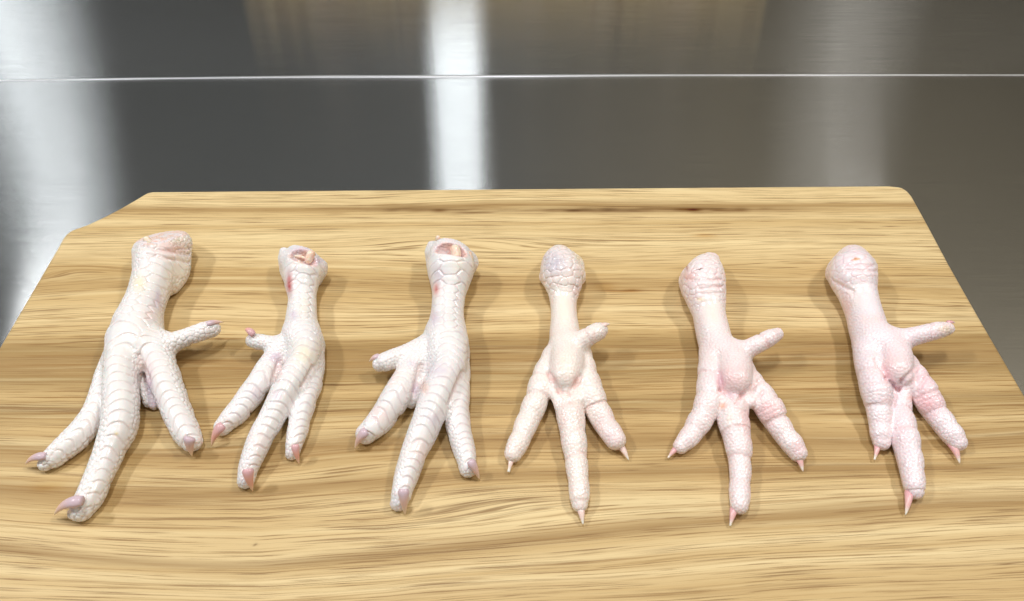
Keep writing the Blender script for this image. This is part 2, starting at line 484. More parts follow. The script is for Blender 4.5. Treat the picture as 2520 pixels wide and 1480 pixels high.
def spline(P, step=0.0022):
    n_ = len(P)
    if n_ == 1: return np.vstack([P, P + [[1e-5, 0, 0, 0]]])
    ext = np.vstack([2 * P[0] - P[1], P, 2 * P[-1] - P[-2]])
    out = []
    for i in range(n_ - 1):
        p0, p1, p2, p3 = ext[i:i + 4]
        m = max(1, int(np.linalg.norm(p2[:3] - p1[:3]) / step))
        for t in np.arange(m) / m:
            out.append(0.5 * ((2 * p1) + (p2 - p0) * t + (2 * p0 - 5 * p1 + 4 * p2 - p3) * t * t + (3 * p1 - p0 - 3 * p2 + p3) * t ** 3))
    out.append(P[-1])
    return np.array(out)

def smin(a, b_, k):
    h = np.maximum(k - np.abs(a - b_), 0) / k
    return np.minimum(a, b_) - h * h * k * 0.25

def smax(a, b_, k):
    return -smin(-a, -b_, k)

def surface_nets(Fd, org):
    ins = Fd < 0
    s = ins[:-1, :-1, :-1].astype(np.int8)
    cnt = np.zeros_like(s)
    for a in (0, 1):
        for b_ in (0, 1):
            for c_ in (0, 1):
                cnt += ins[a:ins.shape[0] - 1 + a, b_:ins.shape[1] - 1 + b_, c_:ins.shape[2] - 1 + c_]
    act = (cnt > 0) & (cnt < 8)
    ijk = np.argwhere(act)
    idv = np.full(act.shape, -1, np.int32); idv[act] = np.arange(len(ijk))
    corners = [(a, b_, c_) for a in (0, 1) for b_ in (0, 1) for c_ in (0, 1)]
    val = np.stack([Fd[ijk[:, 0] + a, ijk[:, 1] + b_, ijk[:, 2] + c_] for a, b_, c_ in corners], 1)
    acc = np.zeros((len(ijk), 3)); num = np.zeros(len(ijk))
    for p in range(8):
        for q in range(p + 1, 8):
            cp, cq = np.array(corners[p]), np.array(corners[q])
            if np.abs(cp - cq).sum() != 1: continue
            cr = (val[:, p] < 0) != (val[:, q] < 0)
            t = np.where(cr, val[:, p] / np.where(cr, val[:, p] - val[:, q], 1), 0)
            acc += (cr[:, None]) * (cp + t[:, None] * (cq - cp)); num += cr
    V_ = org + (ijk + acc / num[:, None]) * H
    g = []
    for ax in range(3):
        hi = [i for i, c_ in enumerate(corners) if c_[ax]]; lo = [i for i, c_ in enumerate(corners) if not c_[ax]]
        g.append(val[:, hi].mean(1) - val[:, lo].mean(1))
    Nn = np.stack(g, 1); Nn /= np.linalg.norm(Nn, axis=1)[:, None] + 1e-12
    faces = []
    for ax in range(3):
        o1, o2 = [i for i in range(3) if i != ax]
        sl0 = [slice(None)] * 3; sl1 = [slice(None)] * 3
        sl0[ax] = slice(0, -1); sl1[ax] = slice(1, None)
        a_, b2 = ins[tuple(sl0)], ins[tuple(sl1)]
        ch = np.argwhere(a_ != b2)
        ch = ch[(ch[:, o1] > 0) & (ch[:, o2] > 0) & (ch[:, o1] < ins.shape[o1] - 1) & (ch[:, o2] < ins.shape[o2] - 1)]
        inside = ins[ch[:, 0], ch[:, 1], ch[:, 2]]
        def cell(d1, d2):
            c_ = ch.copy(); c_[:, o1] += d1; c_[:, o2] += d2
            return idv[c_[:, 0], c_[:, 1], c_[:, 2]]
        q = np.stack([cell(-1, -1), cell(0, -1), cell(0, 0), cell(-1, 0)], 1)
        flip = inside if ax != 1 else ~inside
        q = np.where(flip[:, None], q, q[:, ::-1])
        faces.append(q)
    return V_, Nn, np.concatenate(faces)

def chain_local(V_, ch):
    """nearest point on a chain: signed distance, arc length, offset vector, tangent"""
    n_ = len(V_)
    best = np.full(n_, 1e9); S = np.zeros(n_); off = np.zeros((n_, 3)); tg = np.zeros((n_, 3)); rr_ = np.zeros(n_)
    s0 = 0.0
    for i in range(len(ch) - 1):
        a, b_ = ch[i, :3], ch[i + 1, :3]; ab = b_ - a; L2 = ab @ ab; ln = math.sqrt(L2)
        v = V_ - a
        t = np.clip((v @ ab) / (L2 + 1e-15), 0, 1)
        r = ch[i, 3] + t * (ch[i + 1, 3] - ch[i, 3])
        o = v - t[:, None] * ab
        d = np.sqrt((o * o).sum(1)) - r
        m = d < best
        best[m] = d[m]; S[m] = s0 + t[m] * ln; off[m] = o[m]; tg[m] = ab / (ln + 1e-12); rr_[m] = r[m]
        s0 += ln
    return best, S, off, tg, rr_, s0

def tube(P, nseg=20, flat=1.0):
    """closed tapered tube along P (x,y,z,r)"""
    P = np.asarray(P); V_ = []; F_ = []; m = len(P)
    tg = np.gradient(P[:, :3], axis=0); tg /= np.linalg.norm(tg, axis=1)[:, None]
    for i in range(m):
        u = np.cross(tg[i], [0, 0, 1.0]); u /= np.linalg.norm(u) + 1e-9
        v = np.cross(u, tg[i])
        for j in range(nseg):
            a = 2 * math.pi * j / nseg
            V_.append(P[i, :3] + P[i, 3] * (u * math.cos(a) + v * math.sin(a) * flat))
    for i in range(m - 1):
        for j in range(nseg):
            k2 = (j + 1) % nseg
            F_.append((i * nseg + j, i * nseg + k2, (i + 1) * nseg + k2, (i + 1) * nseg + j))
    V_.append(P[0, :3]); V_.append(P[-1, :3]); c0 = len(V_) - 2
    for j in range(nseg):
        k2 = (j + 1) % nseg
        F_.append((c0, k2, j)); F_.append((c0 + 1, (m - 1) * nseg + j, (m - 1) * nseg + k2))
    return np.array(V_), F_

def poisson(P, g, seed):
    """seeds on the skin, no two nearer than g"""
    rs = np.random.RandomState(seed); order = rs.permutation(len(P))
    cs = float(g.max()); cell = {}
    K = np.floor(P / cs).astype(int).tolist(); Pl = P.tolist(); gl = g.tolist(); seeds = []
    for i in order.tolist():
        kx, ky, kz = K[i]; p = Pl[i]; g2 = gl[i] * gl[i]; ok = True
        for a_ in (-1, 0, 1):
            for b_ in (-1, 0, 1):
                for c_ in (-1, 0, 1):
                    L_ = cell.get((kx + a_, ky + b_, kz + c_))
                    if L_:
                        for q in L_:
                            if (p[0] - q[0]) ** 2 + (p[1] - q[1]) ** 2 + (p[2] - q[2]) ** 2 < g2: ok = False; break
                    if not ok: break
                if not ok: break
            if not ok: break
        if ok:
            cell.setdefault((kx, ky, kz), []).append(p); seeds.append(p)
    return seeds

def cobble(P, g, seed):
    from mathutils.kdtree import KDTree
    sd = poisson(P, g, seed)
    kd = KDTree(len(sd))
    for i, p in enumerate(sd): kd.insert(p, i)
    kd.balance()
    fn = kd.find_n
    R_ = np.array([[t[2] for t in fn(p, 2)] for p in P.tolist()])
    return R_[:, 0] / g, (R_[:, 1] - R_[:, 0]) / g

def path_coords(V_, path, tf, zt):
    """planar coordinates along a path drawn over the top of the foot: arc length, lateral offset / half width"""
    ox, oy, k = tf
    W_ = []
    for p in path:
        q = at(ox + p[0] * k, oy + p[1] * k, T + zt); sc = k * ((q - CAM) @ FWD) / FPX
        W_.append([q[0], q[1], 0.0, p[2] * sc])
    ch = spline(np.array(W_), 0.002)
    P2 = V_.copy(); P2[:, 2] = 0
    n_ = len(V_); best = np.full(n_, 1e9); S = np.zeros(n_); lat = np.zeros(n_); hw = np.ones(n_); s0 = 0; tot = 0; ext = np.zeros(n_)
    for i in range(len(ch) - 1):
        a, b_ = ch[i], ch[i + 1]; ab = (b_ - a)[:2]; L2 = ab @ ab; ln = math.sqrt(L2)
        v = P2[:, :2] - a[:2]; tr = (v @ ab) / L2
        lo_ = -9 if i == 0 else 0; hi_ = 9 if i == len(ch) - 2 else 1
        t = np.clip(tr, lo_, hi_)
        o = v - t[:, None] * ab; d = np.hypot(o[:, 0], o[:, 1]); tc = np.clip(tr, 0, 1)
        m = d < best
        best[m] = d[m]; S[m] = s0 + t[m] * ln; lat[m] = ((ab[0] * o[:, 1] - ab[1] * o[:, 0]) / ln)[m]
        hw[m] = (a[3] + tc * (b_[3] - a[3]))[m]
        s0 += ln
    return S, lat / hw, hw, s0

def build_foot(spec, seed):
    tf = spec['tf']; ox, oy, k = tf; dorsal = spec['dorsal']
    chains = []
    for nm, pts, kk in spec['body']:
        chains.append((nm, spline(lift_pts(pts, tf)), kk))
    toes = [(nm, pts) for nm, pts in spec['toes']]
    for nm, pts in toes:
        chains.append((nm, spline(lift_pts(pts, tf)), (0.0024 if dorsal else 0.0016) if nm == 'toe' else 0.003))
    for pts in spec.get('webs', []):
        pts = [(p_[0], p_[1], p_[2], (p_[3] if len(p_) > 3 else 0) + (0.0 if dorsal else 1.2)) for p_ in pts]
        chains.append(('web', spline(lift_pts(pts, tf)), 0.0016 if dorsal else 0.0020))
    allp = np.concatenate([c_[1] for c_ in chains])
    lo = (allp[:, :3] - allp[:, 3:4]).min(0) - 0.0022; hi = (allp[:, :3] + allp[:, 3:4]).max(0) + 0.0022
    lo[2] = T - 0.001
    dims = np.ceil((hi - lo) / H).astype(int) + 1
    ax = [(lo[i] + np.arange(dims[i]) * H).astype(np.float32) for i in range(3)]
    BIG = 0.006
    Fd = np.full(dims, BIG, np.float32)
    for nm, ch, kk in chains:
        mg = 0.5 * kk + 0.0012
        clo = (ch[:, :3] - ch[:, 3:4]).min(0) - mg; chi = (ch[:, :3] + ch[:, 3:4]).max(0) + mg
        i0 = np.clip(((clo - lo) / H).astype(int), 0, dims - 2); i1 = np.clip(((chi - lo) / H).astype(int) + 2, 2, dims)
        Cf = np.full(i1 - i0, BIG, np.float32)
        for i in range(len(ch) - 1):
            a, b_ = ch[i], ch[i + 1]; rm = max(a[3], b_[3]) + mg
            slo = np.minimum(a[:3], b_[:3]) - rm; shi = np.maximum(a[:3], b_[:3]) + rm
            j0 = np.maximum(((slo - lo) / H).astype(int), i0); j1 = np.minimum(((shi - lo) / H).astype(int) + 2, i1)
            if (j1 <= j0).any(): continue
            x = ax[0][j0[0]:j1[0]][:, None, None] - np.float32(a[0]); y = ax[1][j0[1]:j1[1]][None, :, None] - np.float32(a[1]); z = ax[2][j0[2]:j1[2]][None, None, :] - np.float32(a[2])
            ab = (b_[:3] - a[:3]).astype(np.float32); L2 = np.float32(ab @ ab + 1e-14)
            t = np.clip((x * ab[0] + y * ab[1] + z * ab[2]) / L2, 0, 1)
            d = np.sqrt((x - t * ab[0]) ** 2 + (y - t * ab[1]) ** 2 + (z - t * ab[2]) ** 2) - (np.float32(a[3]) + t * np.float32(b_[3] - a[3]))
            sl = tuple(slice(j0[q] - i0[q], j1[q] - i0[q]) for q in range(3))
            Cf[sl] = np.minimum(Cf[sl], d)
        sl = tuple(slice(i0[q], i1[q]) for q in range(3))
        Fd[sl] = smin(Fd[sl], Cf, np.float32(kk))
    # hollows at the cut end or slits
    carve_centres = []
    for cv in spec.get('carve', []):
        cx_, cy_, rx, ry, rz, lift, rot = cv
        q = lift_pts([(cx_, cy_, 1.0, lift)], tf)[0]
        sc = k * ((q[:3] - CAM) @ FWD) / FPX
        rx, ry, rz = rx * sc, ry * sc, rz * sc
        X_ = ax[0][:, None, None] - q[0]; Y_ = ax[1][None, :, None] - q[1]; Z_ = ax[2][None, None, :] - q[2]
        cr, sr = math.cos(rot), math.sin(rot)
        Xr = X_ * cr + Y_ * sr; Yr = -X_ * sr + Y_ * cr
        e_ = np.sqrt((Xr / rx) ** 2 + (Yr / ry) ** 2 + (Z_ / rz) ** 2)
        d = ((e_ - 1) * min(rx, ry, rz)).astype(np.float32)
        Fd = smax(Fd, -d, np.float32(0.0008))
        carve_centres.append((q[:3], np.array([rx, ry, rz]), rot))
    clips = []
    for (cx_, cy_, lift, nrm) in spec.get('clip', []):
        q = at(ox + cx_ * k, oy + cy_ * k, T + lift * 0.001); nrm = np.array(nrm) / np.linalg.norm(nrm)
        pd = ((ax[0][:, None, None] - q[0]) * nrm[0] + (ax[1][None, :, None] - q[1]) * nrm[1] + (ax[2][None, None, :] - q[2]) * nrm[2]).astype(np.float32)
        Fd = smax(Fd, pd, np.float32(0.0012)); clips.append((q, nrm))
    Fd = np.maximum(Fd, np.float32(T + 0.0003) - ax[2][None, None, :])
    V_, Nn, Fc = surface_nets(Fd, lo)
    Fc = Fc[(Fc >= 0).all(1)]
    # ---- surface relief
    nV = len(V_)
    loc = []
    for nm, ch, kk in chains:
        loc.append(chain_local(V_, ch))
    D = np.stack([l_[0] for l_ in loc], 1)
    wts = np.exp(-(D - D.min(1)[:, None]) / 0.0009); wts /= wts.sum(1)[:, None]
    disp = np.zeros(nV); gran_w = np.ones(nV); groove = np.zeros(nV); pinkz = np.zeros(nV)
    gsz = spec.get('gran', 0.0014)
    jn = vnoise(V_ * 260, 40 + seed) - 0.5
    jm = vnoise(V_ * 110, 44 + seed) - 0.5
    g = np.full(nV, gsz); Pm = V_.copy()
    wsm = np.zeros(nV)
    for ci, ((nm, ch, kk), (d, S, off, tg, rr_, Ltot)) in enumerate(zip(chains, loc)):
        if nm == 'shank' and not dorsal:
            W = 1.0 * (D[:, ci] < 0.0035)
            big = smoothstep(0.66, 0.40, S / Ltot)
            g = g + W * big * (spec.get('knob', 0.0027) - gsz)
            kc = ch[2, :3]; dv = np.array(spec.get('knob_dir', (1.0, 0.15, 0.0))); dv = dv / np.linalg.norm(dv)
            st = smoothstep(0.5, 0.2, S / Ltot) * W * 0.5
            Pm = Pm - (st * ((V_ - kc) @ dv))[:, None] * dv
            u = np.array([0, 0, 1.0]); side_ = np.cross(tg, u); side_ /= np.linalg.norm(side_, axis=1)[:, None] + 1e-9
            phi = np.arctan2((off * side_).sum(1), (off * np.cross(side_, tg)).sum(1))
            wsm = smoothstep(0.8, 0.45, np.abs(phi - spec.get('smooth_phi', 0.0))) * smoothstep(0.36, 0.46, S / Ltot) * smoothstep(0.9, 0.7, S / Ltot) * W * 0.85
        if nm == 'hallux' or nm == 'toe':
            W = wts[:, ci]
            vs = smoothstep(-0.35, 0.5, -off[:, 2] / (rr_ + 1e-6)) if dorsal else smoothstep(-0.4, 0.3, off[:, 2] / (rr_ + 1e-6))
            crs = spec.get('creases', (0.30, 0.5, 0.72)) if nm == 'toe' else (0.62,)
            cd_ = np.zeros(nV)
            for j_, q in enumerate(crs):
                sq = (q + 0.03 * math.sin(seed * 3.1 + ci * 1.7 + j_)) * Ltot
                am_ = 0.55 + 0.45 * math.sin(seed * 1.3 + ci * 2.9 + j_ * 1.9)
                cd_ += am_ * np.exp(-((S - sq + jm * 0.0035 + jn * 0.0008) / 0.00065) ** 2)
            disp -= W * (0.0007 if dorsal else 0.00042) * cd_ * vs
            if len(crs) > 1:
                disp += W * vs * 0.0005 * np.abs(np.sin((S / Ltot - crs[0]) / (crs[-1] - crs[0]) * math.pi * (len(crs) - 1)))
            pinkz += W * cd_ * vs * 0.5
    F1, dF = cobble(Pm.astype(float), g, seed)
    cob = smoothstep(0.0, 0.26, dF) * 0.75 + 0.25 * (1 - np.clip(F1, 0, 1) ** 2)
    rel = g / 0.0014
    # scutes along the upper side
    top_w = smoothstep(0.05, 0.35, Nn[:, 2])
    scut = np.zeros(nV)
    for (kind, path, pitch, zt) in spec.get('scutes', []):
        S, v, hw, Lp_ = path_coords(V_, path, tf, zt)
        inr = smoothstep(1.08, 0.98, np.abs(v) + jn * 0.25) * smoothstep(-0.002, 0.0, S) * smoothstep(Lp_ + 0.0015, Lp_, S) * top_w
        if kind == 'row':
            ss = S + jm * 0.0050 + jn * 0.0006 - 0.42 * pitch * v ** 2 * np.sign(1)
            ui = np.floor(ss / pitch); uq = ss / pitch - ui
            gap = np.minimum(uq, 1 - uq) * pitch
            pl = smoothstep(0.0, 0.00055, gap)
            hgt = pl * (0.55 + 0.45 * uq ** 1.5) + 0.12 * (1 - v ** 2)
            gr = 1 - pl
            hh = 0.00050 * (hgt - 0.5)
        else:                                  # rows of wide hexagonal plates, offset like bricks
            wl = kind
            vv_ = v / wl; b1 = np.full(nV, 9.0); b2 = np.full(nV, 9.0)
            ss = S / pitch + jm * 0.5
            ci0 = np.floor(vv_)
            for dc in (-1, 0, 1, 2):
                col_ = ci0 + dc
                offc = (col_ % 2) * 0.5
                rb_ = np.floor(ss - offc)
                for dr in (-1, 0, 1, 2):
                    row__ = rb_ + dr
                    rx, ry, rz = rnd3(col_.astype(np.int64), row__.astype(np.int64), np.zeros(nV, np.int64), seed)
                    dd = np.sqrt(((row__ + offc + 0.22 * (rx - 0.5) - ss) * 1.0) ** 2 + ((col_ + 0.2 * (ry - 0.5) - vv_) * 0.86) ** 2)
                    mlt = dd < b1
                    b2 = np.where(mlt, b1, np.minimum(b2, dd)); b1 = np.where(mlt, dd, b1)
            pl = smoothstep(0.0, 0.17, b2 - b1)
            gr = 1 - pl; hh = 0.00044 * (pl - 0.5)
        hh = hh * inr; m = inr * (1 - scut)
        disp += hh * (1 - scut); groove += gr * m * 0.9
        scut = np.maximum(scut, inr)
    gran_w = (1 - scut) * (1 - 0.92 * wsm)
    ga = (1.7 if dorsal else 1.3) * spec.get('gran_amp', 0.00022)
    disp += gran_w * ga * (cob - 0.5) * (1 + (np.clip(rel, 1, 2) - 1) * 2.2 * spec.get('knob_amp', 0.4))
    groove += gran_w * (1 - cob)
    wr_ = vnoise(V_ * np.array([700, 260, 500]), 60 + seed) - 0.5
    disp += 0.00010 * wr_ * (1 - wsm) + 0.0004 * (vnoise(V_ * 150, 77 + seed) - 0.5)
    pxs, pys, _ = project(V_)
    cxs, cys = (pxs - ox) / k, (pys - oy) / k
    for (x0, y0, x1, y1, wd, dp) in spec.get('wrinkles', []):
        t = np.clip(((cxs - x0) * (x1 - x0) + (cys - y0) * (y1 - y0)) / ((x1 - x0) ** 2 + (y1 - y0) ** 2), 0, 1)
        dd = np.hypot(cxs - x0 - t * (x1 - x0), cys - y0 - t * (y1 - y0)) + jn * 8
        g_ = np.exp(-(dd / (wd * (1.0 if dorsal else 1.15))) ** 2) * (Nn[:, 2] > 0)
        dp = dp * (1.0 if dorsal or dp < 1.2 else 0.75)
        disp -= dp * 0.001 * g_; pinkz += 0.3 * g_
    V_ = V_ + Nn * disp[:, None]
    V_[:, 2] = np.maximum(V_[:, 2], T + 0.0001)
    # ---- pigment, with groove shade in the colour
    base = np.array(spec['base'])
    col = np.tile(base, (nV, 1))
    mott = vnoise(V_ * 120, 90 + seed)[:, None]
    col = col * (1 - 0.3 * mott) + 0.3 * mott * np.array(spec['base2'])
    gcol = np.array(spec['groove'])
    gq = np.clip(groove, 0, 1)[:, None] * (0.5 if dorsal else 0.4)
    col = col * (1 - gq) + gcol * gq  # grooves: pink pigment, plus thin dark lines of shade put into the colour
    pk = np.clip(pinkz, 0, 1)[:, None] * 0.5
    col = col * (1 - pk) + np.array(srgb(232, 168, 164)) * pk
    for (x0, y0, rx, ry, c_, am) in spec.get('tints', []):
        g_ = np.exp(-((cxs - x0) / rx) ** 2 - ((cys - y0) / ry) ** 2)
        g_ = np.clip(g_ * am * (0.75 + 0.5 * vnoise(V_ * 600, 11)), 0, 1)[:, None] * (Nn[:, 2:3] > -0.2)
        col = col * (1 - g_) + np.array(c_) * g_
    for (q, rad, rot) in carve_centres:
        cr, sr = math.cos(rot), math.sin(rot)
        v = V_ - q; vx = v[:, 0] * cr + v[:, 1] * sr; vy = -v[:, 0] * sr + v[:, 1] * cr
        e_ = np.sqrt((vx / rad[0]) ** 2 + (vy / rad[1]) ** 2 + (v[:, 2] / rad[2]) ** 2)
        m = smoothstep(1.22, 0.95, e_)[:, None] * (0.5 + 0.5 * vnoise(V_ * 500, 5)[:, None])
        fl = np.array(spec.get('flesh', srgb(230, 184, 170))); fq = smoothstep(0.35, 0.65, vnoise(V_ * 420, 8))[:, None]
        fl = fl * (1 - fq) + np.array(srgb(224, 196, 200)) * fq
        col = col * (1 - m) + fl * m
    for (q, nrm) in clips:
        pd = (V_ - q) @ nrm
        m = (smoothstep(-0.0013, -0.0005, pd) * smoothstep(0.6, 0.85, Nn @ nrm))[:, None]
        cf = np.array(spec.get('cutcol', srgb(236, 224, 224))); cq = smoothstep(0.4, 0.7, vnoise(V_ * 300, 14))[:, None]
        cf = cf * (1 - cq) + np.array(srgb(238, 206, 192)) * cq
        col = col * (1 - m) + cf * m
    org = V_.mean(0); org[2] = T
    root = bpy.data.objects.new("chicken_foot", None); COL.objects.link(root)
    root.empty_display_size = 0.02
    root.location = org.tolist()
    root["label"] = spec['label']; root["category"] = "chicken foot"; root["group"] = "chicken feet laid out in a row on the board"
    sk_ = link_mesh("skin", V_ - org, Fc, M_SKIN, root)
    attr_color(sk_.data, "tint", col)
    # claws
    for cl in spec['claws']:
        (bx, by, bl), (tx, ty, tl), wdt = cl[:3]
        rise = cl[3] if len(cl) > 3 else 0.12
        dull = cl[4] if len(cl) > 4 else 0.0
        pb = at(ox + bx * k, oy + by * k, T + bl * 0.001); pt = at(ox + tx * k, oy + ty * k, T + tl * 0.001)
        rb = 0.5 * wdt * k * ((pb - CAM) @ FWD) / FPX
        dirv = pt - pb; ln = np.linalg.norm(dirv); dirv /= ln
        pb = pb - dirv * rb * 0.9; ln = np.linalg.norm(pt - pb)
        m = 16; tt = np.linspace(0, 1, m)
        P = np.zeros((m, 4))
        P[:, :3] = pb + (pt - pb) * tt[:, None]
        P[:, 2] += rise * ln * np.sin(tt * math.pi) ** 1.0
        P[:, 3] = rb * (0.06 + 0.94 * (1 - tt ** 1.5) ** 0.85) * (0.75 + 0.25 * smoothstep(0, 0.2, tt))
        if dull: P[:, 3] = np.maximum(P[:, 3], rb * dull)
        Vc, Fcl = tube(P, 20, 0.8)
        Vc[:, 2] = np.maximum(Vc[:, 2], T + 0.0001)
        o = link_mesh("claw", Vc - org, Fcl, M_CLAW, root)
        tq = np.r_[np.repeat(tt, 20), 0, 1]
        c0, c1, c2 = [np.array(x_) for x_ in spec['claw_cols']]
        a1 = smoothstep(0.2, 0.65, tq)[:, None]; a2 = smoothstep(0.65, 0.95, tq)[:, None]
        cc2 = (c0 * (1 - a1) + c1 * a1) * (1 - a2) + c2 * a2
        attr_color(o.data, "tint", cc2)
    for nm, pts in spec.get('inner', []):
        P = spline(lift_pts(pts, tf), 0.0008)
        # round both ends
        e0 = P[0].copy(); e1 = P[-1].copy()
        d0 = P[0, :3] - P[1, :3]; d0 /= np.linalg.norm(d0) + 1e-9; d1 = P[-1, :3] - P[-2, :3]; d1 /= np.linalg.norm(d1) + 1e-9
        pre = [np.r_[e0[:3] + d0 * e0[3] * math.cos(a), max(e0[3] * math.sin(a), 1e-5)] for a in np.linspace(0.1, math.pi / 2, 6)[:-1]]
        post = [np.r_[e1[:3] + d1 * e1[3] * math.cos(a), max(e1[3] * math.sin(a), 1e-5)] for a in np.linspace(math.pi / 2, 0.1, 6)[1:]]
        P = np.vstack([pre, P, post])
        Vc, Fcl = tube(P, 16)
        Vc += 0.0003 * (vnoise(Vc * 700, 3)[:, None] - 0.5)
        link_mesh(nm, Vc - org, Fcl, M_BONE, root)
    return root

white = srgb(244, 240, 236); pinkw = srgb(250, 226, 220); cream = srgb(250, 240, 222)
purple = srgb(206, 184, 206); rose = srgb(240, 190, 180); yel = srgb(246, 226, 170); hot = srgb(205, 105, 105)
orange = srgb(240, 170, 130)
cl_purple = (srgb(212, 188, 196), srgb(236, 200, 190), srgb(248, 224, 196))
cl_pink = (srgb(222, 176, 178), srgb(240, 180, 164), srgb(246, 214, 186))
cl_rose = (srgb(232, 176, 180), srgb(238, 190, 186), srgb(252, 242, 228))

feet = []
feet.append(dict(tf=(39.4, 551.3, .5053), dorsal=True, pitch=0.0049, gran=0.0017, gran_amp=0.00026,
    label="largest chicken foot, knobbly, at the left end, its short spur toe pointing right",
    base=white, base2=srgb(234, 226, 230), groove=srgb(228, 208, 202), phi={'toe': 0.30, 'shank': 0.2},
    body=[('shank', [(722, 78, 104, 1), (700, 170, 108, 1), (672, 260, 98, 1), (640, 350, 92, 1), (610, 430, 98, 1), (590, 520, 108, 0)], 0.003),
          ('palm', [(590, 500, 100), (595, 580, 110), (590, 650, 95)], 0.004),
          ('heel', [(805, 95, 48, 6), (785, 140, 62, 2), (775, 230, 64, 0), (748, 290, 52, 0)], 0.003),
          ('heel', [(625, 140, 55, 4), (640, 200, 60, 3)], 0.004)],
    toes=[('toe', [(515, 560, 72, 5), (512, 680, 76, 5), (505, 800, 76, 4), (508, 900, 82, 2), (500, 980, 80, 1), (472, 1060, 74), (442, 1130, 66), (412, 1200, 62), (385, 1270, 62), (350, 1340, 58), (318, 1390, 50), (292, 1408, 34)]),
          ('toe', [(480, 660, 58, 2), (440, 740, 50, 2), (412, 830, 50, 2), (385, 910, 54, 1), (345, 980, 60), (290, 1040, 60), (235, 1090, 56), (182, 1135, 48), (145, 1168, 34)]),
          ('toe', [(670, 580, 75, 3), (692, 660, 70, 3), (722, 750, 70, 3), (755, 840, 68, 2), (790, 930, 64, 1), (825, 1010, 60), (855, 1058, 48)]),
          ('hallux', [(700, 590, 60, 3), (760, 580, 50, 5), (800, 563, 42, 6), (850, 545, 41, 7), (910, 523, 43, 7), (952, 512, 40, 6)])],
    webs=[[(600, 700, 36, 1), (622, 790, 34, 0), (645, 872, 22, 0)], [(690, 790, 28, 0), (672, 884, 20, 0)], [(455, 780, 30, 1), (445, 880, 24, 1)], [(840, 345, 1)]][:3],
    carve=[(672, 78, 50, 14, 30, 20, 0.25)], clip=[(700, 88, 21.5, (-0.1, 0.5, 0.86))],
    inner=[('cartilage', [(662, 100, 17, 15), (636, 76, 16, 17)])],
    scutes=[('row', [(570, 490, 95), (530, 560, 85), (505, 640, 62), (497, 740, 55), (495, 840, 55), (488, 920, 50), (468, 1000, 44), (442, 1060, 40), (415, 1120, 42), (390, 1190, 42), (365, 1260, 44), (325, 1330, 46)], 0.0044, 0.015),
            ('row', [(655, 545, 50), (665, 640, 55), (690, 720, 56), (722, 800, 50), (760, 880, 46), (795, 950, 48), (830, 1020, 48)], 0.0040, 0.013),
            ('row', [(420, 720, 34), (400, 800, 34), (370, 870, 34), (330, 950, 32), (275, 1020, 32), (220, 1070, 32), (165, 1120, 30)], 0.0040, 0.011),
            (0.85, [(735, 110, 70), (700, 180, 95), (665, 270, 85), (630, 350, 80), (600, 430, 82), (575, 490, 90)], 0.0046, 0.019)],
    creases=(0.28, 0.5, 0.66, 0.82),
    tints=[(600, 290, 30, 40, yel, .5), (490, 1022, 9, 7, yel, .9), (690, 350, 12, 30, purple, .5), (690, 390, 30, 40, purple, .35), (650, 450, 40, 30, rose, .3),
           (770, 110, 70, 50, rose, .55), (690, 75, 50, 20, orange, .6), (800, 75, 60, 25, cream, .7), (650, 770, 16, 80, purple, .8), (670, 870, 25, 30, purple, .6), (790, 250, 60, 80, cream, .6), (640, 720, 40, 60, pinkw, .5)],
    wrinkles=[(600, 640, 640, 760, 12, 1.2), (610, 110, 850, 150, 10, .8), (640, 150, 850, 190, 9, .6), (680, 130, 860, 120, 9, .5)],
    claw_cols=cl_purple,
    claws=[((305, 1358, 9), (186, 1416, 2.5), 66, .16), ((132, 1136, 6.5), (44, 1172, 2), 46, .15), ((850, 1062, 7.5), (858, 1132, 1.0), 66, .22), ((945, 488, 13), (1012, 480, 10), 34, .12)]))

